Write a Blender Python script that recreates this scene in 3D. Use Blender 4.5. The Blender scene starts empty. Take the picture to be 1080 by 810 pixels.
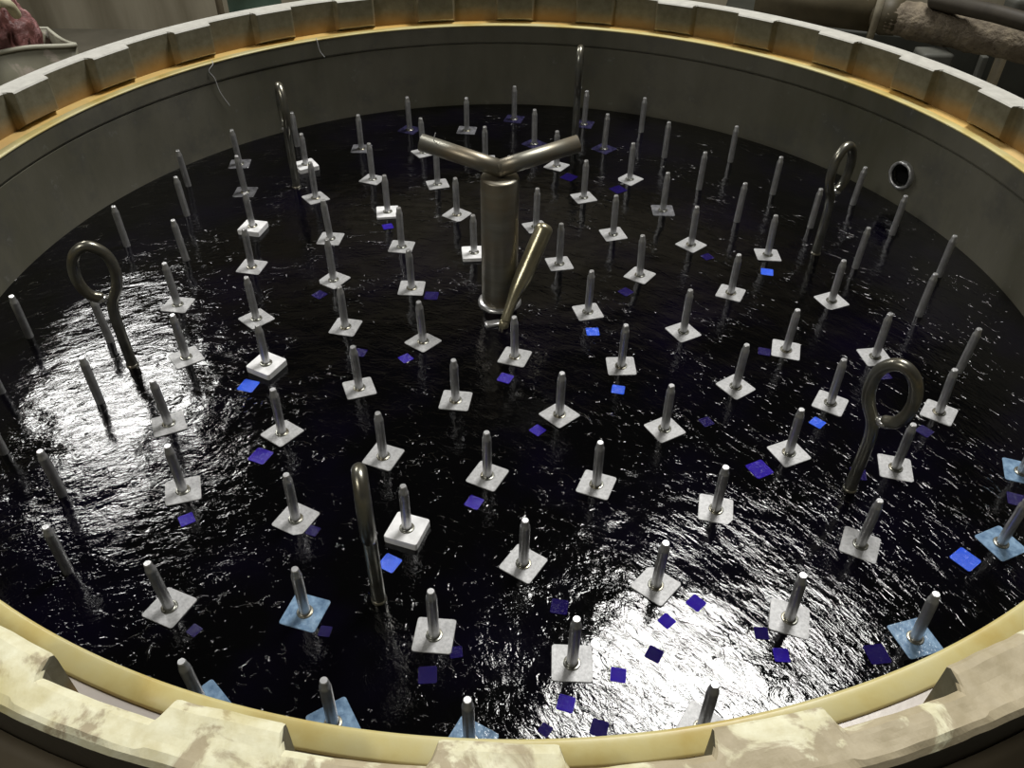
import bpy, bmesh, math, random
from mathutils import Vector, Matrix, noise
random.seed(7)
sc = bpy.context.scene
# ------------------------------------------------------------ camera
CP = Vector((0.00693, -1.46066, 1.0))
FW = Vector((0.0, 0.762779, -0.646659)); RT = Vector((0.999904, 0.0089527, 0.0105603)); UP = Vector((-0.0138445, 0.646597, 0.762706))
FPX = 863.0
cd = bpy.data.cameras.new('camera'); cam = bpy.data.objects.new('camera', cd); sc.collection.objects.link(cam)
cd.sensor_fit = 'HORIZONTAL'; cd.sensor_width = 36; cd.lens = FPX / 1080 * 36; cd.clip_start = .01
m = Matrix.Identity(4)
for i in range(3):
    m[i][0] = RT[i]; m[i][1] = UP[i]; m[i][2] = -FW[i]; m[i][3] = CP[i]
cam.matrix_world = m
sc.camera = cam
# ------------------------------------------------------------ light
world = bpy.data.worlds.new('world'); sc.world = world; world.use_nodes = True
bg = world.node_tree.nodes['Background']; bg.inputs[0].default_value = (1, .93, .8, 1); bg.inputs[1].default_value = 0.028
def area(name, loc, target, sx, sy, power, col):
    l = bpy.data.lights.new(name, 'AREA'); l.shape = 'RECTANGLE'; l.size = sx; l.size_y = sy; l.energy = power; l.color = col
    o = bpy.data.objects.new(name, l); sc.collection.objects.link(o); o.location = loc
    o.rotation_euler = (Vector(target) - Vector(loc)).to_track_quat('-Z', 'Y').to_euler()
    return o
area('ceiling_lamp', (1.25, 1.58, 4.4), (0.2, -.4, 0), 1.35, .95, 240, (1, .985, .95))
area('floodlight', (-2.64, 2.65, 2.75), (-.3, -.1, 0), .95, .5, 56, (1, .99, .96))
area('fill_light', (-2.8, -2.3, 3.6), (.3, .3, 0), 1.2, .3, 52, (1, .97, .9))  # unseen fill added behind the camera for right wall and rod fronts
sc.view_settings.view_transform = 'Standard'; sc.view_settings.look = 'None'
sc.view_settings.exposure = 0.0; sc.view_settings.gamma = 1.0; sc.view_settings.use_curve_mapping = False

# ------------------------------------------------------------ helpers
COL = sc.collection
def srgb(r, g, b):
    f = lambda c: (c / 255 / 12.92) if c / 255 <= .04045 else ((c / 255 + .055) / 1.055) ** 2.4
    return (f(r), f(g), f(b), 1)
def tag(o, label=None, cat=None, group=None, kind=None):
    if label: o['label'] = label
    if cat: o['category'] = cat
    if group: o['group'] = group
    if kind: o['kind'] = kind
    return o
def obj(name, bm, mat, parent=None, smooth=True, recalc=True):
    if recalc: bmesh.ops.recalc_face_normals(bm, faces=bm.faces)
    me = bpy.data.meshes.new(name); bm.to_mesh(me); bm.free()
    if smooth:
        for p in me.polygons: p.use_smooth = True
    for mm in (mat if isinstance(mat, (list, tuple)) else [mat]): me.materials.append(mm)
    o = bpy.data.objects.new(name, me); COL.objects.link(o)
    if parent: o.parent = parent
    return o
def empty(name, loc, label, cat, group=None):
    o = bpy.data.objects.new(name, None); COL.objects.link(o); o.location = loc; o.empty_display_size = .05
    return tag(o, label, cat, group)
def lathe(prof, n=32, cap0=True, cap1=True, bm=None, c=(0, 0)):
    bm = bm or bmesh.new(); rings = []
    for r, z in prof:
        rings.append([bm.verts.new((c[0] + r * math.cos(2 * math.pi * k / n), c[1] + r * math.sin(2 * math.pi * k / n), z)) for k in range(n)])
    for a, b in zip(rings, rings[1:]):
        for k in range(n):
            bm.faces.new((a[k], a[(k + 1) % n], b[(k + 1) % n], b[k]))
    if cap0: bm.faces.new(rings[0][::-1])
    if cap1: bm.faces.new(rings[-1])
    return bm
def closed_lathe(prof, n=180):
    """prof is a closed loop of (r,z)"""
    bm = bmesh.new(); rings = []
    for r, z in prof:
        rings.append([bm.verts.new((r * math.cos(2 * math.pi * k / n), r * math.sin(2 * math.pi * k / n), z)) for k in range(n)])
    m_ = len(rings)
    for i in range(m_):
        a, b = rings[i], rings[(i + 1) % m_]
        for k in range(n):
            bm.faces.new((a[k], a[(k + 1) % n], b[(k + 1) % n], b[k]))
    return bm
def catmull(pts, n=8):
    P = [Vector(p) for p in pts]; out = []
    for i in range(len(P) - 1):
        p0 = P[max(i - 1, 0)]; p1 = P[i]; p2 = P[i + 1]; p3 = P[min(i + 2, len(P) - 1)]
        for k in range(n):
            t = k / n
            out.append(.5 * ((2 * p1) + (-p0 + p2) * t + (2 * p0 - 5 * p1 + 4 * p2 - p3) * t * t + (-p0 + 3 * p1 - 3 * p2 + p3) * t ** 3))
    out.append(P[-1]); return out
def tube(path, rad, n=16, bm=None, round_end=True):
    """sweep a circle along path; rad is a number or a list"""
    bm = bm or bmesh.new()
    P = [Vector(p) for p in path]; N = len(P)
    R_ = [rad] * N if not isinstance(rad, (list, tuple)) else list(rad)
    if round_end:
        t0 = (P[1] - P[0]).normalized(); t1 = (P[-1] - P[-2]).normalized()
        pre = []; post = []
        for a in (90, 60, 30):
            pre.append((P[0] - t0 * R_[0] * .6 * math.sin(math.radians(a)), max(R_[0] * math.cos(math.radians(a)), R_[0] * .08)))
        for a in (30, 60, 90):
            post.append((P[-1] + t1 * R_[-1] * .6 * math.sin(math.radians(a)), max(R_[-1] * math.cos(math.radians(a)), R_[-1] * .08)))
        P = [p for p, _ in pre] + P + [p for p, _ in post]; R_ = [r for _, r in pre] + R_ + [r for _, r in post]; N = len(P)
    t = (P[1] - P[0]).normalized()
    nrm = t.orthogonal().normalized(); rings = []
    for i in range(N):
        tt = (P[min(i + 1, N - 1)] - P[max(i - 1, 0)]).normalized()
        nrm = (nrm - tt * nrm.dot(tt)).normalized(); b = tt.cross(nrm)
        rings.append([bm.verts.new(P[i] + (nrm * math.cos(2 * math.pi * k / n) + b * math.sin(2 * math.pi * k / n)) * R_[i]) for k in range(n)])
    for a, b in zip(rings, rings[1:]):
        for k in range(n): bm.faces.new((a[k], a[(k + 1) % n], b[(k + 1) % n], b[k]))
    bm.faces.new(rings[0][::-1]); bm.faces.new(rings[-1])
    return bm
def box(bm, c, s, rot=None):
    vs = []
    for x in (-1, 1):
        for y in (-1, 1):
            for z in (-1, 1):
                v = Vector((x * s[0] / 2, y * s[1] / 2, z * s[2] / 2))
                if rot: v = rot @ v
                vs.append(bm.verts.new(v + Vector(c)))
    for f in ((0, 1, 3, 2), (4, 6, 7, 5), (0, 4, 5, 1), (2, 3, 7, 6), (0, 2, 6, 4), (1, 5, 7, 3)): bm.faces.new([vs[i] for i in f])
    return bm
def bevel(bm, w, seg=2):
    bmesh.ops.bevel(bm, geom=list(bm.edges), offset=w, segments=seg, affect='EDGES', profile=.6); return bm
def project(p):
    d = Vector(p) - CP; z = d.dot(FW)
    return 540 + FPX * d.dot(RT) / z, 405 - FPX * d.dot(UP) / z

# ------------------------------------------------------------ materials
class NT:
    def __init__(s, name):
        s.m = bpy.data.materials.new(name); s.m.use_nodes = True; s.t = s.m.node_tree; s.n = s.t.nodes; s.n.clear()
        s.out = s.n.new('ShaderNodeOutputMaterial'); s.co = s.n.new('ShaderNodeTexCoord').outputs['Object']
    def link(s, a, b): s.t.links.new(a, b)
    def node(s, typ, **kw):
        x = s.n.new(typ)
        for k, v in kw.items():
            if k in x.inputs:
                if hasattr(v, 'links'): s.link(v, x.inputs[k])
                else: x.inputs[k].default_value = v
            else: setattr(x, k, v)
        return x
    def noise(s, scale, detail=4, rough=.55, vec=None, dist=0):
        return s.node('ShaderNodeTexNoise', Vector=vec or s.co, Scale=scale, Detail=detail, Roughness=rough, Distortion=dist).outputs['Fac']
    def mapv(s, sc_, rot=(0, 0, 0), vec=None):
        return s.node('ShaderNodeMapping', Vector=vec or s.co, Scale=sc_, Rotation=rot).outputs[0]
    def ramp(s, fac, stops, interp='LINEAR'):
        x = s.n.new('ShaderNodeValToRGB'); s.link(fac, x.inputs[0]); cr = x.color_ramp; cr.interpolation = interp
        while len(cr.elements) > 1: cr.elements.remove(cr.elements[0])
        cr.elements[0].position = stops[0][0]; cr.elements[0].color = stops[0][1]
        for p, c in stops[1:]:
            e = cr.elements.new(p); e.color = c
        return x.outputs[0]
    def mix(s, fac, a, b, mode='MIX'):
        x = s.n.new('ShaderNodeMix'); x.data_type = 'RGBA'; x.blend_type = mode
        for v, i in ((fac, 0), (a, 6), (b, 7)):
            if hasattr(v, 'links'): s.link(v, x.inputs[i])
            else: x.inputs[i].default_value = v
        return x.outputs[2]
    def math(s, op, a, b=0.0, c=0.0):
        x = s.n.new('ShaderNodeMath'); x.operation = op
        for i, v in enumerate((a, b, c)):
            if hasattr(v, 'links'): s.link(v, x.inputs[i])
            else: x.inputs[i].default_value = v
        return x.outputs[0]
    def bump(s, h, strength, dist, normal=None):
        x = s.node('ShaderNodeBump', Height=h, Strength=strength, Distance=dist)
        if normal: s.link(normal, x.inputs['Normal'])
        return x.outputs[0]
    def bsdf(s, color, rough=.5, metal=0, normal=None, spec=.5):
        b = s.n.new('ShaderNodeBsdfPrincipled')
        for k, v in (('Base Color', color), ('Roughness', rough), ('Metallic', metal), ('Specular IOR Level', spec)):
            if hasattr(v, 'links'): s.link(v, b.inputs[k])
            else: b.inputs[k].default_value = v
        if normal: s.link(normal, b.inputs['Normal'])
        s.link(b.outputs[0], s.out.inputs[0]); return s.m
BW = ((0, (0, 0, 0, 1)), (1, (1, 1, 1, 1)))
def g(v): return (v, v, v, 1)

def mat_rod():
    s = NT('stainless_rod'); n = s.noise(60, 3)
    c = s.ramp(n, [(.3, g(.46)), (.7, g(.62))])
    w = s.node('ShaderNodeTexWave', Vector=s.co, Scale=160, Distortion=.4, bands_direction='Z').outputs['Fac']
    return s.bsdf(c, .33, .82, s.bump(w, .12, .0006))
def mat_plate():
    s = NT('brushed_plate'); n = s.noise(180, 4, .7); n2 = s.noise(25, 3)
    c = s.mix(.35, s.ramp(n, [(.3, g(.22)), (.7, g(.52))]), s.ramp(n2, [(.3, g(.26)), (.7, g(.50))]))
    return s.bsdf(c, .48, .2, s.bump(n, .3, .0008))
def mat_white():
    s = NT('white_plastic_cap'); n = s.noise(60, 4)
    return s.bsdf(s.ramp(n, [(.3, g(.68)), (.7, g(.85))]), .4, 0, s.bump(n, .2, .001))
def mat_blue():
    s = NT('blue_white_tab'); n = s.noise(120, 3)
    return s.bsdf(s.ramp(n, [(.3, (.55, .75, 1, 1)), (.7, (.9, .95, 1, 1))]), .4, 0)
def mat_yarn():
    s = NT('yarn'); w = s.noise(1, 3, vec=s.mapv((20, 20, 200)))
    return s.bsdf(s.ramp(w, [(.3, (.5, .52, .6, 1)), (.7, (.8, .82, .9, 1))]), .9)
def mat_hook():
    s = NT('hook_steel'); n = s.noise(30, 4); n2 = s.noise(12, 2)
    c = s.mix(s.ramp(n2, [(.45, g(0)), (.7, g(1))]), s.ramp(n, [(.3, (.17, .17, .15, 1)), (.7, (.30, .30, .26, 1))]), (.20, .17, .11, 1))
    return s.bsdf(c, .3, .85, s.bump(n, .15, .001))
def mat_column():
    s = NT('column_steel'); n = s.noise(1, 5, vec=s.mapv((9, 9, 60))); n2 = s.noise(14, 3)
    c = s.mix(s.ramp(n2, [(.4, g(0)), (.75, g(1))]), s.ramp(n, [(.3, (.23, .22, .18, 1)), (.7, (.33, .32, .27, 1))]), (.30, .24, .16, 1))
    return s.bsdf(c, .42, .8, s.bump(n, .1, .001))
def mat_wall():
    s = NT('vat_steel')
    n = s.noise(1, 5, .6, s.mapv((3, 3, 1.2))); n2 = s.noise(28, 6, .7); n3 = s.noise(7, 6, .7)
    c = s.ramp(n, [(.3, (.085, .082, .052, 1)), (.7, (.19, .18, .14, 1))])
    c = s.mix(s.ramp(n3, [(.5, g(0)), (.68, g(.55))]), c, (.08, .08, .075, 1))
    c = s.mix(s.ramp(n2, [(.62, g(0)), (.75, g(.4))]), c, (.32, .32, .28, 1))
    return s.bsdf(c, .5, .35, s.bump(n2, .2, .003))
def mat_lip():
    s = NT('yellow_seal'); n = s.noise(9, 5); n2 = s.noise(50, 3)
    c = s.ramp(n, [(.3, (.50, .37, .10, 1)), (.5, (.60, .52, .23, 1)), (.72, (.62, .58, .34, 1))])
    return s.bsdf(c, .38, 0, s.bump(n2, .15, .002))
def mat_ledge():
    s = NT('ledge'); n = s.noise(6, 5); n2 = s.noise(40, 4)
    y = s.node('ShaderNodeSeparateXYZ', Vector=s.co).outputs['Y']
    lip_reflection = s.math('MULTIPLY', s.node('ShaderNodeMapRange', Value=y, **{'From Min': -.4, 'From Max': .35}).outputs[0], 1)  # lip's reflected yellow painted towards the far side, with mottled staining
    c = s.mix(lip_reflection, (.46, .42, .38, 1), s.ramp(n, [(.3, (.66, .40, .10, 1)), (.7, (.78, .58, .24, 1))]))
    return s.bsdf(c, .35, .1, s.bump(n2, .2, .002))
def mat_ring():
    s = NT('ring_paint')
    xyz = s.node('ShaderNodeSeparateXYZ', Vector=s.co); y = xyz.outputs['Y']; x = xyz.outputs['X']; z = xyz.outputs['Z']
    n = s.noise(14, 7, .62, dist=.6); n2 = s.noise(45, 6, .65); n3 = s.noise(3.5, 3)
    near = s.node('ShaderNodeMapRange', Value=y, **{'From Min': .15, 'From Max': -.35}).outputs[0]
    # cream residue caked on the near side over tan paint
    tan = s.ramp(n2, [(.3, (.38, .32, .20, 1)), (.7, (.50, .43, .29, 1))])
    cream = s.ramp(n2, [(.3, (.66, .61, .38, 1)), (.7, (.86, .84, .62, 1))])
    side = s.node('ShaderNodeMapRange', Value=x, **{'From Min': .45, 'From Max': -.75, 'To Min': -.10, 'To Max': .14}).outputs[0]
    crust = s.ramp(s.math('ADD', n, side), [(.46, g(0)), (.52, g(1))])
    nearc = s.mix(crust, tan, cream)
    yel = s.ramp(s.noise(8, 3), [(.56, g(0)), (.68, g(.6))])
    nearc = s.mix(yel, nearc, (.52, .44, .16, 1))
    far = s.ramp(n2, [(.3, (.40, .39, .35, 1)), (.7, (.52, .51, .46, 1))])
    c = s.mix(near, far, nearc)
    # rust-coloured residue plus painted orange bounce light at the foot of the inner face
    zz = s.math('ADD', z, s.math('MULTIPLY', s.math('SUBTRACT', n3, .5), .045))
    residue_bounce = s.node('ShaderNodeMapRange', Value=zz, **{'From Min': .278, 'From Max': .236}).outputs[0]
    # bare steel inner faces
    gn = s.n.new('ShaderNodeNewGeometry'); nz = s.node('ShaderNodeSeparateXYZ', Vector=gn.outputs['True Normal']).outputs['Z']
    rad = s.node('ShaderNodeVectorMath', operation='LENGTH'); xy = s.node('ShaderNodeCombineXYZ', X=x, Y=y); s.link(xy.outputs[0], rad.inputs[0])
    inner = s.math('MULTIPLY', s.math('LESS_THAN', s.math('ABSOLUTE', nz), .35), s.math('LESS_THAN', rad.outputs['Value'], 1.165))
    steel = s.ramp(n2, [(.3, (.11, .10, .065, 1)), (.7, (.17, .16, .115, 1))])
    steel = s.mix(s.math('MULTIPLY', residue_bounce, .7), steel, (.34, .18, .035, 1))
    c = s.mix(inner, c, steel)
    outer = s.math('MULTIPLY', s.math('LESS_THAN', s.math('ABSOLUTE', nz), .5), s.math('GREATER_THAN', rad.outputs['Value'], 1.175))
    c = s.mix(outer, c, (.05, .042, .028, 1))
    return s.bsdf(c, .55, 0, s.bump(s.math('ADD', s.math('MULTIPLY', n, near), s.math('MULTIPLY', n2, .2)), .35, .004), .3)
def mat_simple(name, a, b, scale=8, rough=.7, metal=0, bump=.2, vec=None, bd=.005):
    s = NT(name); n = s.noise(scale, 6, .6, s.mapv(vec) if vec else None)
    return s.bsdf(s.ramp(n, [(.3, a), (.7, b)]), rough, metal, s.bump(n, bump, bd), .3)
def mat_water():
    s = NT('dye_liquor')
    # long streaky wavelets turned around the pump column, short chop and rare steep facets
    big = s.noise(7, 2, .5)
    th = s.math('ADD', .4, s.math('MULTIPLY', s.node('ShaderNodeSeparateXYZ', Vector=s.co).outputs['X'], .5))
    sw = s.node('ShaderNodeVectorRotate', Vector=s.co, Angle=th).outputs[0]      # current swirling round the column
    mid = s.noise(1, 4, .6, s.mapv((22, 50, 1), vec=sw), dist=.9)
    fine = s.noise(1, 3, .6, s.mapv((55, 90, 1), vec=sw), dist=.8)
    mask = s.ramp(s.noise(7, 4, .65), [(.50, g(.12)), (.64, g(1))])
    calm = s.ramp(s.noise(4.5, 4, .6, dist=1), [(.38, g(.15)), (.60, g(1))])
    spk = s.ramp(s.noise(1, 2, .5, s.mapv((34, 60, 1), vec=sw), dist=1.2), [(.60, g(0)), (.70, g(1))])
    h = s.math('MULTIPLY', s.math('SUBTRACT', big, .5), .006)
    h = s.math('ADD', h, s.math('MULTIPLY', mid, .00085))
    h = s.math('ADD', h, s.math('MULTIPLY', s.math('MULTIPLY', fine, calm), .00045))
    h = s.math('ADD', h, s.math('MULTIPLY', s.math('MULTIPLY', spk, mask), .0016))
    nb = s.bump(h, 1.0, 1.0)
    fr = s.node('ShaderNodeFresnel', IOR=1.38, Normal=nb).outputs[0]
    gl = s.node('ShaderNodeBsdfGlossy', Color=(1, 1, 1, 1), Roughness=.06, Normal=nb)
    c = s.ramp(s.noise(4, 3), [(.45, (.0008, .0008, .0010, 1)), (.70, (.0014, .0008, .0045, 1))])
    df = s.node('ShaderNodeBsdfDiffuse', Color=c)
    mx = s.n.new('ShaderNodeMixShader'); s.link(fr, mx.inputs[0]); s.link(df.outputs[0], mx.inputs[1]); s.link(gl.outputs[0], mx.inputs[2])
    s.link(mx.outputs[0], s.out.inputs[0])
    return s.m
def mat_wet(name, a, b, sp=.5):
    s = NT(name); n = s.noise(70, 4, .6); n2 = s.noise(160, 3)
    return s.bsdf(s.ramp(n, [(.35, a), (.65, b)]), .16, 0, s.bump(n2, .35, .002), sp)
def mat_foam():
    s = NT('foam'); return s.bsdf((.7, .72, .75, 1), .3, 0)
M_ROD, M_PLATE, M_WHITE, M_BLUE, M_YARN = mat_rod(), mat_plate(), mat_white(), mat_blue(), mat_yarn()
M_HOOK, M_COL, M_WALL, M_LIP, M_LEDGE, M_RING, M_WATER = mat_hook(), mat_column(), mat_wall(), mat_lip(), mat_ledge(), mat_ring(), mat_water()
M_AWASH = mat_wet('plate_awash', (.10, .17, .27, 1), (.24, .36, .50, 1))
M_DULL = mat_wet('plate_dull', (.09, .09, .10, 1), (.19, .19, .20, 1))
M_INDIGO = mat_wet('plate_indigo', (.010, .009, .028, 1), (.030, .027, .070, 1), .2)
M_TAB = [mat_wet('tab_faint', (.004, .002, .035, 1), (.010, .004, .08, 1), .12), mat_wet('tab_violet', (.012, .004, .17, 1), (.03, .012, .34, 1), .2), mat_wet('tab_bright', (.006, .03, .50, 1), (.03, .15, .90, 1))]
M_BODY = mat_simple('vat_body_paint', (.09, .072, .045, 1), (.16, .13, .085, 1), 5, .7)
M_BLACK = mat_simple('dark_inside', g(.004), g(.008), 5, .8)

# ------------------------------------------------------------ setting
FZ = -.75
bm = bmesh.new(); box(bm, (0, .6, FZ - .05), (9, 7.2, .1))
tag(obj('floor', bm, mat_simple('concrete_floor', (.13, .12, .09, 1), (.22, .20, .155, 1), 2.5, .75), smooth=False), kind='structure')
bm = bmesh.new(); box(bm, (0, 4.25, 1.3), (9, .1, 4.1))
tag(obj('wall_back', bm, mat_simple('stained_wall', (.20, .175, .12, 1), (.42, .38, .29, 1), 1, .8, vec=(3.5, 3.5, .5)), smooth=False), kind='structure')

# ------------------------------------------------------------ the vat
vat = empty('dye_vat', (0, 0, FZ), 'large round steel dye vat with yellow sealing lip, filled with dark blue liquor', 'vat')
RV = 1.087
def vchild(o): o.parent = vat; o.matrix_parent_inverse = Matrix.Translation((0, 0, -FZ)); return o
prof = [(RV + .002, -.35), (RV + .002, .1845), (RV + .006, .186), (RV + .002, .1875), (RV, .192), (RV, .236), (RV + .012, .236), (RV + .012, -.35)]
wall = obj('tank_wall', closed_lathe(prof, 360), M_WALL, smooth=False)
# port hole cut through the wall
ha = math.radians(25.2); hz = .078
cut = lathe([(.0275, -.05), (.0275, .05)], 40)
mt = Matrix.Translation((math.cos(ha) * (RV + .008), math.sin(ha) * (RV + .008), hz)) @ Matrix.Rotation(ha, 4, 'Z') @ Matrix.Rotation(math.pi / 2, 4, 'Y')
cut.transform(mt); cutter = obj('cutter', cut, M_BLACK)
md = wall.modifiers.new('port', 'BOOLEAN'); md.operation = 'DIFFERENCE'; md.object = cutter; md.solver = 'EXACT'
bpy.context.view_layer.objects.active = wall; wall.select_set(True)
bpy.ops.object.modifier_apply(modifier='port'); bpy.data.objects.remove(cutter)
vchild(wall)
bm = closed_lathe([(RV - .001, .236), (RV - .001, .2400), (RV + .0025, .2408), (RV + .006, .2398), (RV + .024, .2385), (RV + .026, .236), (RV + .026, .230), (RV + .012, .228), (RV + .012, .236)], 360)
vchild(tag(obj('sealing_lip', bm, M_LIP), 'pale yellow rubber lip around the opening'))
bm = closed_lathe([(RV + .0265, .2340), (RV + .0670, .2340), (RV + .0670, .2), (RV + .0265, .2)], 240)
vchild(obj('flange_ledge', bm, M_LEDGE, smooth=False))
bm = lathe([(RV + .004, -.349), (RV + .004, -.31)], 120)
vchild(obj('tank_bottom', bm, M_BLACK, smooth=False))
bm = closed_lathe([(RV + .06, .2), (RV + .075, .2), (RV + .075, FZ), (RV + .06, FZ)], 160)
vchild(obj('outer_shell', bm, M_BODY))
# port pipe with raised welded rim
bm = bmesh.new()
n_ = 40; ringp = [(.0275, -.30), (.0275, .010), (.0300, .013), (.0345, .012), (.0355, .008), (.0355, .0), (.0355, -.30)]
rings = []
for r, z in ringp:
    rings.append([bm.verts.new((r * math.cos(2 * math.pi * k / n_), r * math.sin(2 * math.pi * k / n_), z + .003 * (noise.noise(Vector((k * .35, r * 90, 1))) if z > .007 else 0))) for k in range(n_)])
for i in range(len(rings) - 1):
    for k in range(n_): bm.faces.new((rings[i][k], rings[i][(k + 1) % n_], rings[i + 1][(k + 1) % n_], rings[i + 1][k]))
bm.faces.new(rings[0])
for f in bm.faces:
    if max(math.hypot(v.co.x, v.co.y) for v in f.verts) < .0285: f.material_index = 1
mt2 = Matrix.Translation((math.cos(ha) * (RV + .003), math.sin(ha) * (RV + .003), hz)) @ Matrix.Rotation(ha, 4, 'Z') @ Matrix.Rotation(-math.pi / 2, 4, 'Y')
bm.transform(mt2)
vchild(tag(obj('inlet_pipe', bm, [mat_simple('pipe_rim', g(.35), g(.6), 40, .35, .7), M_BLACK]), 'open pipe mouth with bright welded rim'))

# ------------------------------------------------------------ toothed locking ring
def smooth01(t): t = max(0, min(1, t)); return t * t * (3 - 2 * t)
R_T, R_N, R_O, Z_T, Z_B = 1.127, 1.150, 1.188, .32, .236
def ring_inner(a):
    """inner radius at angle a (degrees) - 30 teeth"""
    k = (a + 90) / 12; d = (k - round(k)) * 12
    d = abs(d)
    if d < 2.55: return R_T
    if d > 2.95: return R_N
    return R_T + (R_N - R_T) * smooth01((d - 2.55) / .4)
NA = 1800
bm = bmesh.new(); cols = []
for i in range(NA):
    a = i * 360 / NA; ar = math.radians(a); ri = ring_inner(a); tooth = (R_N - ri) / (R_N - R_T)
    ca, sa = math.cos(ar), math.sin(ar)
    near = smooth01((-sa - .35) / .35)          # thick residue cakes the side by the walkway
    zb = .2342 + .0135 * tooth
    wob = 0
    if near > 0:
        wob = near * (.008 * noise.noise(Vector((ca * 14, sa * 14, 0))) + .0045 * noise.noise(Vector((ca * 45, sa * 45, 3))))
    ri2 = ri
    # crust filling over the notch just left of the front
    aa = a if a <= 180 else a - 360
    fill = smooth01(1 - abs(aa + 102.5) / 4.2) if near > 0 else 0
    ri2 = ri - wob * .35 * (1 if tooth > .5 else .6) 
    pts = [(ri, zb), (ri, Z_T - .012), (ri2, Z_T - .003), (ri2 + .0035, Z_T)]
    ro = R_O + wob * .22
    nn = 7
    for j in range(1, nn):
        t = j / nn; rr = ri2 + .0035 + (ro - .004 - ri2 - .0035) * t
        dz = near * (.0035 * noise.noise(Vector((ca * rr * 22, sa * rr * 22, 5))) + .0012 * noise.noise(Vector((ca * rr * 60, sa * rr * 60, 9))) + .002)
        pts.append((rr, Z_T + dz))
    pts += [(ro - .004, Z_T), (ro, Z_T - .005), (R_O, Z_T - .03), (R_O, .2), (R_O - .03, .2), (R_O - .03, .2342), (R_N + .004, .2342)]
    cols.append([bm.verts.new((r * ca, r * sa, z)) for r, z in pts])
for i in range(NA):
    A, B = cols[i], cols[(i + 1) % NA]; m_ = len(A)
    for j in range(m_): bm.faces.new((A[j], B[j], B[(j + 1) % m_], A[(j + 1) % m_]))
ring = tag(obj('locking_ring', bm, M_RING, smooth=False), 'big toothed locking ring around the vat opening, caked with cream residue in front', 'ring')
# dark body of the ring housing outside
bm = closed_lathe([(R_O + .0015, .27), (R_O + .014, .262), (R_O + .06, .2), (R_O + .06, FZ + .001), (R_O + .0015, FZ + .001)], 200)
vchild(obj('housing', bm, M_BODY))

# ------------------------------------------------------------ liquor
bm = lathe([(RV + .0035, -.308), (RV + .0035, 0)], 240)
tag(obj('dye_bath', bm, M_WATER, smooth=False), 'dark blue-black rippling dye liquor filling the vat', 'liquid', kind='stuff')

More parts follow.
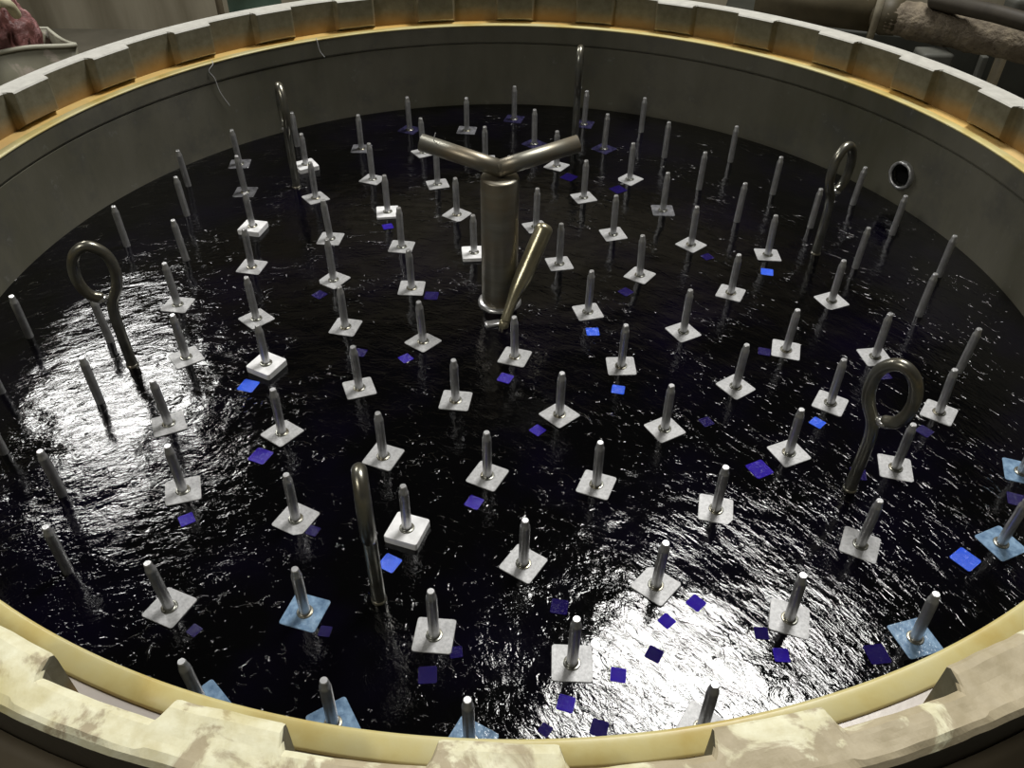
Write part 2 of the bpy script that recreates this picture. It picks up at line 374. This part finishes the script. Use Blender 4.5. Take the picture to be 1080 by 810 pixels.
# ------------------------------------------------------------ spindles
SP=[(-0.8485,0.5046,-0.0019,-0.005,-1,0),(-0.7485,0.6367,-0.0002,-0.006,51,-0.0025),(-0.6914,0.4737,-0.002,-0.0017,45,-0.0025),(-0.8034,0.3479,-0.0044,0.0041,-1,0),(-0.6159,0.7575,0.0017,-0.0058,-1,0),(-0.5617,0.6171,0.0021,-0.0056,78,0.012),(-0.4308,0.7445,0.0017,-0.0031,45,-0.0025),(-0.3724,0.5543,-0.0005,0.0021,23,0.0015),(-0.3076,0.8804,-0.0004,-0.0046,20,-0.013),(-0.252,0.7237,-0.0028,0.0013,79,0.0015),(-0.1973,0.5315,0,0,61,0.0015),(-0.138,0.8826,0.0016,-0.0058,39,-0.0025),(0.0021,0.9715,0.0002,0.0005,30,-0.013),(-0.0759,0.6792,-0.0005,-0.006,48,0.0015),(-0.0074,0.4918,0,0,-1,0),(0.0615,0.7931,-0.0012,0.0038,2,-0.013),(0.1217,0.6502,-0.003,0.0005,13,0.0015),(0.2139,0.9393,0.003,0.0043,29,-0.013),(0.2612,0.7669,0.0026,0.0054,2,-0.013),(0.1857,0.4679,0.0005,0.006,66,0.0015),(0.3809,0.8898,0.0013,0.0059,-1,0),(0.3154,0.5752,0.0005,0.006,89,0.0015),(0.4269,0.7166,0.0016,0.0058,-1,0),(0.3823,0.4059,0.0008,0.0059,45,-0.0025),(0.4934,0.5264,0.0023,0.0056,-1,0),(0.6091,0.6949,0.0011,0.0051,-1,0),(0.6833,0.5048,0.0024,0.0055,-1,0),(0.5594,0.3561,0.0035,0.0048,-1,0),(0.7351,0.3313,0.0032,0.0051,-1,0),(0.8778,0.4543,0.0053,0.0028,-1,0),(0.9265,0.3025,0.0034,0.0043,-1,0),(-0.897,0.1989,-0.0036,0.004,-1,0),(-0.741,0.1416,-0.0057,0.002,-1,0),(-0.7025,-0.0374,-0.0042,0.0043,38,0.0015),(-0.6218,0.2794,0.0009,-0.0059,33,0.012),(-0.5841,0.1147,0.0036,-0.0046,35,0.0015),(-0.5246,-0.0843,-0.0022,0.003,3,0.0015),(-0.5033,0.4456,0.0012,-0.005,83,0.0015),(-0.4294,0.2429,-0.005,0.0034,38,0.0015),(-0.3909,0.0657,-0.0023,0.0056,12,0.0015),(-0.3359,-0.1084,0.0001,-0.0022,32,0.0015),(-0.2786,-0.3,-0.0007,-0.0028,66,0.0015),(-0.309,0.3702,-0.0008,0.0059,54,0.006),(-0.2565,0.2105,0.0003,0.0042,39,0.0015),(-0.2152,0.0377,0.0005,-0.006,43,0.0015),(-0.1364,0.3693,-0.0006,-0.0036,11,0.0015),(-0.0852,0.1792,-0.0009,0.0059,52,0.008),(0.06,0.3128,0.0008,0.0059,67,0.0015),(0.1113,0.1459,-0,0.006,60,0.0015),(0.2461,0.2827,-0.0009,0.0059,61,0.0015),(0.4273,0.2383,-0.0011,0.0005,88,0.0015),(0.2905,0.1019,-0.0043,0.0033,9,0.0015),(0.5994,0.1971,-0.0004,0.006,43,0.0015),(0.7887,0.148,0.0037,0.0047,-1,0),(0.4819,0.0361,-0.0013,-0.0052,19,0.0015),(0.6949,0.011,0.0012,0.003,67,0.0015),(0.9677,0.1175,0.0036,0.0048,-1,0),(0.8655,-0.038,0.0035,0.0049,-1,0),(-0.9622,-0.1553,0.0035,-0.0037,-1,0),(-0.7968,-0.1653,-0.0053,0.0027,-1,0),(-0.6293,-0.215,-0.0021,0.0012,82,0.0015),(-0.4638,-0.2449,-0.0009,0.0037,18,0.014),(-0.7447,-0.3481,-0.0029,0.0038,-1,0),(-0.9369,-0.3249,0,0,-1,0),(-0.6007,-0.4043,-0.0025,-0.0001,71,0.0015),(-0.526,-0.5615,-0.0002,0.002,64,0.0015),(-0.7177,-0.5728,0.0007,-0.0025,-1,0),(-0.8567,-0.4805,0,0,-1,0),(-0.645,-0.7231,0.0025,0.0003,-1,0),(-0.4752,-0.7832,-0.0044,0.0009,22,0.0015),(-0.3832,-0.9301,-0.0049,0.0035,1,-0.004),(0.7885,-0.3455,-0.0057,0.0016,9,0.0015),(0.8736,-0.2255,0.0044,0.0041,-1,0),(0.7251,-0.1833,0.0014,0.0058,52,0.0015),(0.5532,-0.1646,-0.0006,-0.0036,29,0.0015),(0.5958,-0.3239,-0.0001,0.0044,13,0.0015),(0.4296,-0.2807,0.0018,0.0002,81,0.0015),(0.3565,-0.1089,0.0005,0.0041,75,0.0015),(0.1649,-0.043,0.0011,0.0026,60,0.0015),(0.2182,-0.2234,-0.0005,-0.0021,46,0.0015),(0.0118,-0.1992,-0.0024,-0.0055,26,0.0015),(-0.1727,-0.1543,-0.0022,-0.0048,6,0.0015),(-0.0964,-0.331,-0.0001,-0.006,38,0.0015),(0.0935,-0.3659,-0.0001,-0.0027,88,0.0015),(0.2795,-0.3996,-0.0007,0.0021,74,0.0015),(0.1485,-0.536,-0.0014,-0.0025,23,0.0015),(0.3367,-0.5863,-0.0022,-0.0026,33,0.0015),(0.0277,-0.6981,0.0008,-0.0007,12,0.0015),(0.2219,-0.7338,0.0015,-0.0021,4,0.0015),(-0.3957,-0.4228,0.001,0.0006,9,0.0015),(-0.2108,-0.4776,-0,-0.0001,23,0.0015),(-0.032,-0.5195,-0.0003,0.0001,18,0.0015),(-0.3305,-0.618,0.0011,0.0014,19,0.0015),(-0.1522,-0.6421,-0.0001,0.0059,27,0.012),(-0.2818,-0.7875,0.0017,-0.0011,29,-0.004),(-0.0959,-0.8223,0.0003,0.0016,40,0.0015),(-0.2133,-0.9509,0.0014,0.0022,77,-0.004),(-0.0394,-0.9736,-0.0006,0.0027,17,-0.004),(0.0929,-0.8619,0.0004,0.0022,43,0.0015),(0.2534,-0.9507,0,0.0034,11,0.0015),(0.4045,-0.7875,-0.0041,0.0003,28,0.0015),(0.5725,-0.8158,-0.0046,0.0016,61,-0.004),(0.4864,-0.4556,-0.0013,0.001,68,0.0015),(0.6591,-0.4882,-0.0014,0.001,32,0.0015),(0.5471,-0.6537,0.0012,0.0016,18,0.0015),(0.7675,-0.6465,0,0,69,-0.004),(0.8704,-0.4933,0,0,26,-0.004)]
TABS=[(42,-0.301,0.3054,-0.011,0.0249),(52,0.5816,0.1235,-0.007,0.0273),(75,0.5574,-0.3775,-0.007,0.0232),(79,0.2065,-0.2933,-0.007,0.0241),(78,0.1704,-0.1125,-0.007,0.0263),(105,0.6992,-0.6785,-0.007,0.034),(102,0.4272,-0.4952,-0.015,0.0348),(61,-0.4872,-0.2972,-0.007,0.0318),(89,-0.4196,-0.4802,-0.011,0.0319),(65,-0.5014,-0.6217,-0.011,0.0227),(93,-0.1727,-0.7004,-0.007,0.0281),(91,-0.0516,-0.578,-0.015,0.0248),(80,-0.0059,-0.2646,-0.015,0.026),(81,-0.2017,-0.208,-0.015,0.0233),(39,-0.4112,0.0075,-0.02,0.0257),(51,0.2527,0.0349,-0.02,0.0262),(50,0.4568,0.1853,-0.02,0.0239),(16,0.1526,0.5839,-0.02,0.0369),(21,0.2794,0.5163,-0.02,0.0361),(100,0.3793,-0.8452,-0.011,0.021),(95,-0.0999,-0.882,-0.02,0.0249),(83,0.0534,-0.4074,-0.015,0.0227),(101,0.5111,-0.8417,-0.02,0.0293),(106,0.8336,-0.5557,-0.02,0.0281),(74,0.5085,-0.171,-0.02,0.0239),(94,-0.2478,-0.8182,-0.02,0.0166),(95,-0.0642,-0.8477,-0.02,0.0174),(88,0.2762,-0.7632,-0.015,0.0222),(88,0.2297,-0.7939,-0.015,0.0193),(88,0.2058,-0.8464,-0.02,0.021),(98,0.0826,-0.9194,-0.015,0.0221),(98,0.1233,-0.9518,-0.02,0.0216),(98,0.1539,-0.8782,-0.015,0.0205),(100,0.3597,-0.8116,-0.02,0.0191),(97,0.0548,-0.9552,-0.02,0.0151),(98,0.0792,-0.7728,-0.02,0.0245),(92,-0.2994,-0.641,-0.02,0.0185),(84,0.3574,-0.3791,-0.02,0.0216),(73,0.7205,-0.2375,-0.02,0.0299),(103,0.5914,-0.503,-0.02,0.026),(71,0.7433,-0.396,-0.02,0.0245),(40,-0.2932,-0.1921,-0.02,0.0235),(44,-0.1699,0.0098,-0.02,0.0295),(69,-0.4291,-0.8196,-0.02,0.0165)]
L = .1009
hooks = [(-.725, -.24, 'the leftmost eye hook'), (-.565, .507, 'the upper-left eye hook'), (.179, .809, 'the far edge-on eye hook'),
         (.715, .209, 'the eye hook by the port'), (.567, -.536, 'the lower-right eye hook'), (-.18, -.764, 'the front edge-on eye hook')]
marks = [(project((x, y, 0)), n) for x, y, n in hooks] + [(project((-.022, -.008, 0)), "the central column's foot"),
         ((320, 760), "the front rim's left tooth"), ((951, 184), 'the round wall port'), ((445, 153), "the left pipe arm's end"), ((608, 156), "the right pipe arm's end"), ((575, 243), "the brassy lever's top"), ((281, 382), 'the raised cap left of centre'), ((429, 557), 'the raised cap at front'), ((267, 238), 'the upper-left raised cap'),
         ((809, 287), 'the rearmost bright blue tab'), ((862, 446), 'the centre-right bright blue tab'), ((652, 411), 'the lower central bright blue tab'), ((625, 350), 'the upper central bright blue tab'),
         ((1018, 590), 'the bright blue tab at right'), ((540, 27), "the far rim's centre"), ((1078, 560), "the photo's right edge centre"), ((5, 560), "the photo's lower left edge"), ((740, 790), "the front rim's right notch")]
spx = [project((s[0], s[1], 0)) for s in SP]
ordn = ['nearest', 'second nearest', 'third nearest', 'fourth nearest', 'fifth nearest', 'sixth nearest', 'seventh nearest', 'eighth nearest', 'ninth nearest', 'tenth nearest', 'eleventh nearest', 'twelfth nearest', 'thirteenth nearest', 'fourteenth nearest', '15th nearest', '16th nearest', '17th nearest', '18th nearest', '19th nearest', '20th nearest'] + ['far'] * 90
ranks = []
for (mx_, my_), nm in marks:
    order = sorted(range(len(SP)), key=lambda i: math.hypot(spx[i][0] - mx_, spx[i][1] - my_))
    ranks.append({i: r for r, i in enumerate(order)})
def look(s):
    if s[4] < 0: return 'bare steel rod'
    if s[5] >= .006: return 'steel rod on raised white square cap'
    if s[5] <= -.006: return 'steel rod, plate sunk purple'
    if s[5] <= -.0035: return 'steel rod, plate awash bluish'
    if s[5] < 0: return 'steel rod, dull submerged square plate'
    return 'steel rod on grey square plate'
def direction(i, mp):
    dx, dy = spx[i][0] - mp[0], mp[1] - spx[i][1]
    a = math.degrees(math.atan2(dy, dx)) % 360
    return ['right', 'upper right', 'above', 'upper left', 'left', 'lower left', 'below', 'lower right'][int((a + 22.5) // 45) % 8]
RK = []
def spindle_label(i):
    k = min(range(len(marks)), key=lambda k: (ranks[k][i], math.hypot(spx[i][0] - marks[k][0][0], spx[i][1] - marks[k][0][1])))
    RK.append(ranks[k][i]); return '%s, %s %s, %s' % (look(SP[i]), ordn[ranks[k][i]], marks[k][1], direction(i, marks[k][0]))

def rod_bm():
    return lathe([(.0077, -.05), (.0077, -.01), (.0076, L - .016), (.0073, L - .0125), (.0060, L - .0105), (.0056, L - .003), (.0046, L)], 20)
me_rod = obj('rod', rod_bm(), M_ROD); me_rod_data = me_rod.data
for p in me_rod_data.polygons:
    if abs(p.normal.z) > .9: p.use_smooth = False
me_rod_data.shade_flat() if False else None
def plate_bm(s=.0275, t=.0016, rc=.004):
    bm = bmesh.new(); loop = []
    for cx_, cy_, a0 in ((s - rc, s - rc, 0), (-s + rc, s - rc, 90), (-s + rc, -s + rc, 180), (s - rc, -s + rc, 270)):
        for q in range(4):
            a = math.radians(a0 + q * 30); loop.append((cx_ + rc * math.cos(a), cy_ + rc * math.sin(a)))
    N = len(loop); hole = []
    for k in range(N):
        a = math.atan2(loop[k][1], loop[k][0]); hole.append((.0105 * math.cos(a), .0105 * math.sin(a)))
    z = [0, -t]
    rows = [[bm.verts.new((x * .985, y * .985, 0)) for x, y in loop], [bm.verts.new((x, y, -min(t * .3, .001))) for x, y in loop], [bm.verts.new((x, y, -t)) for x, y in loop],
            [bm.verts.new((x, y, -t)) for x, y in hole], [bm.verts.new((x, y, 0)) for x, y in hole]]
    for i in range(5):
        A, B = rows[i], rows[(i + 1) % 5]
        for k in range(N): bm.faces.new((A[k], A[(k + 1) % N], B[(k + 1) % N], B[k]))
    return bm
plate0 = obj('square_plate', plate_bm(), M_PLATE, smooth=False); plate_data = plate0.data
cap0 = obj('square_cap', plate_bm(.0275, .013), M_WHITE, smooth=False); cap_data = cap0.data
col0 = obj('collar', lathe([(.0078, -.003), (.0118, -.003), (.0118, .0004), (.0108, .0012), (.0094, .0004), (.0078, .0022)], 20, False, False), M_HOOK)
yarn0 = obj('yarn_package', lathe([(.012, -.30), (.05, -.30), (.055, -.07), (.050, -.058), (.018, -.055)], 32, True, True), M_YARN)
tab0 = obj('submerged_tab', plate_bm(.5, .06, .08), M_BLUE, smooth=False)
# a flat solid square for the tab
bmt = bmesh.new(); box(bmt, (0, 0, -.05), (1, 1, .1)); bmesh.ops.bevel(bmt, geom=[e for e in bmt.edges if abs(e.verts[0].co.z - e.verts[1].co.z) > .05], offset=.05, segments=2, affect='EDGES'); me_tab = bpy.data.meshes.new('submerged_tab'); bmt.to_mesh(me_tab); bmt.free()
me_tabs = []
for m_ in M_TAB:
    q = me_tab.copy(); q.materials.append(m_); me_tabs.append(q)
plate_awash = plate_data.copy(); plate_awash.materials[0] = M_AWASH
plate_dull = plate_data.copy(); plate_dull.materials[0] = M_DULL
plate_indigo = plate_data.copy(); plate_indigo.materials[0] = M_INDIGO
def child(src_data, name, parent, loc=(0, 0, 0), rot=(0, 0, 0), scale=(1, 1, 1)):
    o = bpy.data.objects.new(name, src_data); COL.objects.link(o); o.parent = parent; o.location = loc; o.rotation_euler = rot; o.scale = scale; return o
for i, s in enumerate(SP):
    bx, by, dx, dy, ang, pz = s
    t = empty('spindle', (bx, by, 0), spindle_label(i), 'spindle', 'upright spindles standing in the dye bath')
    tilt = Vector((dx, dy, L)).to_track_quat('Z', 'Y').to_euler()
    child(me_rod_data, 'rod', t, rot=tilt)
    if ang >= 0:
        tx, ty = random.uniform(-.04, .04), random.uniform(-.04, .04)
        rr = (tx, ty, math.radians(ang - 45))
        if pz >= .006:
            child(cap_data, 'square_cap', t, (0, 0, pz), rr)
        else:
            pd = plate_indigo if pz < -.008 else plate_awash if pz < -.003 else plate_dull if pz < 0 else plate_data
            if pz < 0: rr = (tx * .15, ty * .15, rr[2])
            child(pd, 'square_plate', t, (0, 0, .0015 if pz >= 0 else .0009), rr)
        child(col0.data, 'collar', t, (0, 0, max(pz, .0010) + .0006), tilt)
    for (j, tx_, ty_, tz_, ts_) in TABS:
        if j == i:
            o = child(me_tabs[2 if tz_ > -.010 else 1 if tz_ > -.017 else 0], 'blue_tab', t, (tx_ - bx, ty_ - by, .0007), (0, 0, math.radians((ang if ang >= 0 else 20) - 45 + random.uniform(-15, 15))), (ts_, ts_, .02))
            o['label'] = 'bright blue tab' if tz_ > -.010 else 'violet blue tab awash' if tz_ > -.017 else 'faint indigo tab awash'
for o in (me_rod, plate0, cap0, col0, yarn0, tab0): bpy.data.objects.remove(o)

# ------------------------------------------------------------ eye hooks
def hook(x, y, label, az, rad=.0098):
    a = math.radians(az)
    t = empty('eye_hook', (x, y, 0), label, 'hook', 'eye hooks standing around the bath')
    # drawn in the radial plane: u outward, z up
    pts = [(0, -.3), (0, -.1), (0, .0), (0, .09), (-.002, .125), (-.010, .150), (-.028, .175), (-.037, .205), (-.032, .238), (-.010, .259), (.014, .262), (.038, .247),
           (.050, .218), (.048, .188), (.034, .166), (.014, .158)]
    P = catmull([(u * .74 * math.cos(a), u * .74 * math.sin(a), z) for u, z in pts], 6)
    obj('hook_bar', tube(P, rad, 16), M_HOOK, t)
    c = lathe([(rad * 1.0, -.004), (rad * 1.25, -.004), (rad * 1.15, .003), (rad * 1.0, .004)], 20, False, False)
    obj('foot_collar', c, M_HOOK, t)
    w = bmesh.new(); bmesh.ops.create_icosphere(w, subdivisions=2, radius=.0105)
    w.transform(Matrix.Translation((.009 * math.cos(a), .009 * math.sin(a), .155)) @ Matrix.Diagonal((1.1, 1.1, .8, 1)))
    tag(obj('weld_bead', w, mat_bead, t), 'bright weld bead')
mat_bead = mat_simple('weld', g(.5), g(.7), 90, .25, .8)
hl = ['leftmost steel eye hook, its loop seen wide open above the glittering ripples',
      'upper-left steel eye hook, loop seen nearly edge-on before the far wall',
      'far steel eye hook seen exactly edge-on, straight behind the right column arm',
      'right rear steel eye hook with oval loop, left of the round port',
      'lower-right steel eye hook, round loop wide open among grey plates',
      'front steel eye hook seen edge-on, just left of a raised white cap']
for (x, y, n), l, az in zip(hooks, hl, (198, 114, 83, 36, -43, -77)): hook(x, y, l, az)

# ------------------------------------------------------------ central column
t = empty('central_column', (-.022, -.008, 0), 'thick steel column in the middle of the bath with two pipe arms', 'column')
obj('column_tube', lathe([(.0375, -.3), (.0375, .286), (.036, .289), (.028, .290)], 48), M_COL, t)
c = lathe([(.037, -.01), (.046, -.01), (.046, .002), (.042, .006), (.037, .007)], 48, False, False)
obj('base_flange', c, M_ROD, t)
J = Vector((0, .0, .306))
def arm(dx, dy, dz):
    d = Vector((dx, dy, dz)); e = J + d
    bm = tube([J - d * .03, J + d * .3, e], .0165, 24, round_end=False)
    o = obj('pipe_arm', bm, M_COL, t)
    return o
arm(-.152, .045, .030); arm(.150, .045, .032)
w = bmesh.new(); bmesh.ops.create_icosphere(w, subdivisions=3, radius=.0182); w.transform(Matrix.Translation(J) @ Matrix.Diagonal((1.0, .9, .85, 1)))
obj('welded_joint', w, M_COL, t)

# lever leaning beside the column
t = empty('hand_lever', (-.012, -.098, 0), 'tapered brass-toned steel lever leaning up right beside the column foot', 'lever')
o0 = Vector((-.012, -.098, 0))
lp = [Vector((-.012, -.098, -.25)), Vector((-.012, -.098, -.02)), Vector((-.008, -.092, .012)), Vector((.010, -.065, .055)), Vector((.030, -.036, .09)), Vector((.050, -.010, .13)), Vector((.068, .014, .165))]
P = catmull([p - o0 for p in lp], 6); n = len(P)
rr = []
for i, p_ in enumerate(P):
    z = p_.z; rr.append(.0105 if z < .03 else .0105 + (.0185 - .0105) * smooth01((z - .03) / .06))
obj('lever_bar', tube(P, rr, 20), mat_simple('brassy_steel', (.34, .31, .2, 1), (.5, .46, .32, 1), 20, .3, .85), t)
c = bmesh.new(); box(c, (-.022, .006, .0), (.034, .018, .012), Matrix.Rotation(.3, 3, 'Z')); bevel(c, .004)
obj('pivot_lug', c, M_ROD, t)

# ------------------------------------------------------------ threads
M_THR = mat_simple('thread', g(.45), g(.6), 20, .8)
def thread(name, pts, r, label, cat='thread'):
    tag(obj(name, tube(catmull(pts, 8), r, 6, round_end=False), M_THR), label, cat)
def onwall(ang, z, off=.004):
    a = math.radians(ang); return ((RV - off) * math.cos(a), (RV - off) * math.sin(a), z)

thread('hanging_thread', [onwall(121, .243, -.004), onwall(121, .236), onwall(120.8, .21), onwall(120.2, .19, .006)], .0009, 'thin pale thread hanging short over the rim, behind the upper-left hook')
thread('hanging_thread', [onwall(137.2, .243, -.004), onwall(137.4, .236), onwall(138.2, .222), onwall(137.6, .20), onwall(137.2, .16), onwall(136.2, .118)], .0009, 'long thin pale thread hanging down the left rear vat wall')
# ------------------------------------------------------------ bin with wet cloth
def P3(px, py, z):
    d = FW + RT * ((px - 540) / FPX) - UP * ((py - 405) / FPX); t = (z - CP.z) / d.z; return CP + d * t
e_ = P3(457.5, 149, .345)
thread('stray_thread', [e_, e_ + Vector((.001, 0, .007)), e_ + Vector((.004, .002, .016))], .0009, 'short stray thread standing up from the left pipe arm')
t = empty('plastic_bin', (-1.75, 1.62, FZ), 'open stained plastic bin with wavy rim behind the ring at far left', 'bin')
BH = .05
C0, C1, C2 = P3(80, 46, BH), P3(-70, 62, BH), P3(50, 30, BH)
def binc(u, v):   # u along the front, v towards the back
    p = C1 + (C0 - C1) * ((u + 1) / 2) + (C2 - C0) * v; p.z = 0; return p
bm = bmesh.new(); loop = []
NS = 14
for k in range(NS): loop.append((-1.0 + 2.0 * k / NS, 0))
for k in range(NS): loop.append((1.0, k / NS))
for k in range(NS): loop.append((1.0 - 2.0 * k / NS, 1))
for k in range(NS): loop.append((-1.0, 1 - k / NS))
def rimz(u, v):
    z = BH + .004 * math.sin(u * 5) - .012 * math.sin(math.pi * v) * (u > .9)
    if v > .99: z += .006 * math.sin(u * 9)
    return z
rows = []
for lev in range(6):
    row = []
    for (u, v) in loop:
        f = lev / 5; c = binc(u * (.86 + .14 * f), .5 + (v - .5) * (.86 + .14 * f)); z = FZ + (rimz(u, v) - FZ) * f
        row.append(bm.verts.new((c.x, c.y, z)))
    rows.append(row)
N = len(loop)
for lev in range(5):
    for k in range(N): bm.faces.new((rows[lev][k], rows[lev][(k + 1) % N], rows[lev + 1][(k + 1) % N], rows[lev + 1][k]))
bm.faces.new(rows[0])
binm = NT('stained_plastic'); nn_ = binm.noise(9, 5, .6, dist=1); M_BIN = binm.bsdf(binm.mix(binm.ramp(nn_, [(.55, g(0)), (.62, g(.9))]), binm.ramp(binm.noise(5, 4), [(.3, (.16, .15, .10, 1)), (.7, (.27, .26, .19, 1))]), (.42, .36, .30, 1)), .5)
o = obj('bin_shell', bm, M_BIN)
md = o.modifiers.new('wall', 'SOLIDIFY'); md.thickness = .008
o.parent = t; o.matrix_parent_inverse = Matrix.Translation((1.75, -1.62, -FZ))
rim = [(*binc(u, v)[:2], rimz(u, v)) for u, v in loop]; rim.append(rim[0])
o = tag(obj('bin_rim', tube(rim, .0075, 8), mat_simple('bin_rim_pale', (.36, .35, .27, 1), (.50, .49, .40, 1), 9, .5)), 'pale rolled rim')
o.parent = t; o.matrix_parent_inverse = Matrix.Translation((1.75, -1.62, -FZ))
# wet maroon cloth heaped in the bin
bm = bmesh.new(); bmesh.ops.create_icosphere(bm, subdivisions=5, radius=1)
for v in bm.verts:
    p = v.co.copy(); q = Vector((p.x, p.y, p.z))
    d = 1 + .16 * noise.noise(q * 2.2) + .10 * (abs(noise.noise(q * 4.5 + Vector((3, 1, 2))))) + .045 * noise.noise(q * 10)
    sp = [math.copysign(abs(c_) ** .62, c_) for c_ in p]
    crease = .02 * abs(noise.noise(Vector((q.x * 6, q.y * 6, q.z * 2.0))))
    v.co = Vector((sp[0] * .150 * d, sp[1] * .085 * d - crease * (1 if q.y < 0 else -1), sp[2] * .20 * d))
cc_ = binc(-.02, .62); bm.transform(Matrix.Translation((cc_.x, cc_.y, -.005)))
cl = NT('wet_cloth'); n1 = cl.noise(9, 6, .65, dist=1.5); n2 = cl.noise(40, 4)
M_CL = cl.bsdf(cl.ramp(n1, [(.38, (.10, .035, .03, 1)), (.5, (.20, .08, .075, 1)), (.62, (.42, .22, .22, 1)), (.75, (.62, .46, .42, 1))]), .45, 0, cl.bump(n1, .8, .02))
tag(obj('wet_cloth', bm, M_CL), 'maroon and pink wet cloth bundle heaped in the plastic bin', 'cloth')
bm = tube(catmull([P3(-8, 12, .20), P3(-2, 3, .22), P3(8, 4, .22), P3(17, 15, .16)], 6), .016, 10)
tag(obj('cream_strap', bm, mat_simple('cream_cloth', (.5, .46, .30, 1), (.66, .62, .42, 1), 20, .7)), 'cream rope loop tied on top of the maroon cloth', 'rope')

# ------------------------------------------------------------ pipes and blocks at the back right
M_PIPE = NT('scaly_pipe'); _n = M_PIPE.noise(22, 6, .65); _n2 = M_PIPE.noise(60, 5)
M_PIPE = M_PIPE.bsdf(M_PIPE.mix(M_PIPE.ramp(M_PIPE.noise(70, 3), [(.66, g(0)), (.72, g(1))]), M_PIPE.ramp(_n, [(.3, (.10, .077, .05, 1)), (.5, (.16, .13, .09, 1)), (.75, (.28, .23, .155, 1))]), (.05, .03, .015, 1)), .8, 0, M_PIPE.bump(_n2, .8, .012))
M_DPIPE = mat_simple('dark_pipe', (.06, .05, .03, 1), (.12, .10, .06, 1), 7, .55)
t = empty('supply_pipe', (1.40, 1.86, .1), 'thick flanged supply pipe crossing behind the ring at upper right', 'pipe')
O = Vector((1.40, 1.86, .1))
def sub(o): return o
a0, a1 = P3(800, -6, .13) - O, P3(926, 8, .13) - O
b1 = P3(1130, 56, .10) - O; b0 = P3(938, 17, .12) - O
obj('wide_section', tube([a0, (a0 + a1) / 2, a1], .083, 32, round_end=False), M_DPIPE, t)
dd = (a1 - a0).normalized()
obj('flange', tube([a1 - dd * .012, a1 + dd * .012], .112, 32, round_end=False), mat_simple('flange_metal', (.24, .21, .15, 1), (.36, .33, .25, 1), 14, .5), t)
N_ = 60; pb = [b0 + (b1 - b0) * (k / N_) for k in range(N_ + 1)]
bm = tube(pb, [.060 + .004 * noise.noise(Vector((k * .4, 0, 2))) for k in range(N_ + 1)], 32, round_end=False)
for v in bm.verts: v.co += Vector((0, 0, 1)) * .006 * noise.noise(v.co * 30)
tag(obj('scaly_section', bm, M_PIPE, t), 'rust-scaled narrower section')
obj('neck', tube([a1, b0, b0 + (b1 - b0) * .06], [.070, .068, .060], 28, round_end=False), M_DPIPE, t)
t2 = Vector((0, 0, 0))
q0, q1 = P3(985, 0, .20), P3(1120, 34, .20)
tag(obj('dark_hose', tube([q0, (q0 + q1) / 2 + Vector((0, 0, .006)), q1], .028, 16), mat_simple('dark_hose', (.03, .025, .018, 1), (.06, .05, .036, 1), 9, .6)), 'dark pipe running just above the rust-scaled pipe at upper right', 'pipe')
# pipe stand under the scaly pipe
c0 = P3(985, 56, .05)
t = empty('pipe_stand', (c0.x, c0.y, FZ), 'grey angular bracket post standing below the scaly pipe', 'bracket')
bm = bmesh.new(); box(bm, (.0, 0, (c0.z - FZ) / 2), (.11, .09, c0.z - FZ + .02)); bevel(bm, .012)
M_ST = mat_simple('grey_paint', (.055, .055, .045, 1), (.10, .10, .085, 1), 9, .6)
obj('post', bm, M_ST, t)
bm = bmesh.new(); box(bm, (.08, .02, (c0.z - FZ) / 2 - .06), (.06, .05, c0.z - FZ - .12)); bevel(bm, .006)
obj('side_plate', bm, M_DPIPE, t)
c1 = P3(975, 40, .0)
t = empty('machine_bed', (c1.x, c1.y + .25, FZ), 'dark machine bed under the pipes beyond the ring, upper right', 'machine')
bm = bmesh.new(); box(bm, (.15, .0, .36), (1.7, .34, .72), Matrix.Rotation(-.28, 3, 'Z')); bevel(bm, .01)
obj('casing', bm, mat_simple('dark_green_grey', (.015, .016, .012, 1), (.035, .036, .028, 1), 5, .6), t)
bm = bmesh.new(); box(bm, (.25, -.26, .36), (.025, .03, .66)); bevel(bm, .005)
obj('edge_strip', bm, M_ST, t)
c1 = P3(1076, 10, .15)
t = empty('valve_block', (c1.x, c1.y, FZ), 'pale grey valve body on a post at the upper right corner', 'valve')
bm = bmesh.new(); box(bm, (0, 0, c1.z - FZ), (.10, .08, .09)); bevel(bm, .02, 3); obj('valve_body', bm, M_ST, t)
obj('stem', lathe([(.02, 0), (.02, c1.z - FZ - .03)], 16), M_DPIPE, t)
# thin posts behind, upper left
c1 = P3(232, 8, -.2)
t = empty('thin_post', (c1.x, c1.y, FZ), 'thin dark post standing on the floor behind the ring, upper left', 'post')
obj('shaft', lathe([(.017, 0.012), (.017, .7), (.012, .72)], 14), M_BODY, t)
obj('foot_plate', lathe([(.06, 0), (.06, .012)], 20), M_BODY, t)
c1 = P3(250, 3, -.3)
t = empty('green_drum', (c1.x + .05, c1.y + .15, FZ), 'faded green drum standing behind the thin dark post', 'drum')
obj('drum_body', lathe([(.15, 0), (.15, .02), (.145, .03), (.145, .24), (.152, .25), (.145, .26), (.145, .47), (.15, .48)], 32), mat_simple('faded_green', (.06, .11, .085, 1), (.11, .17, .13, 1), 8, .6), t)
obj('drum_lid', lathe([(.14, .475), (.14, .485), (.10, .487)], 32), M_BODY, t)
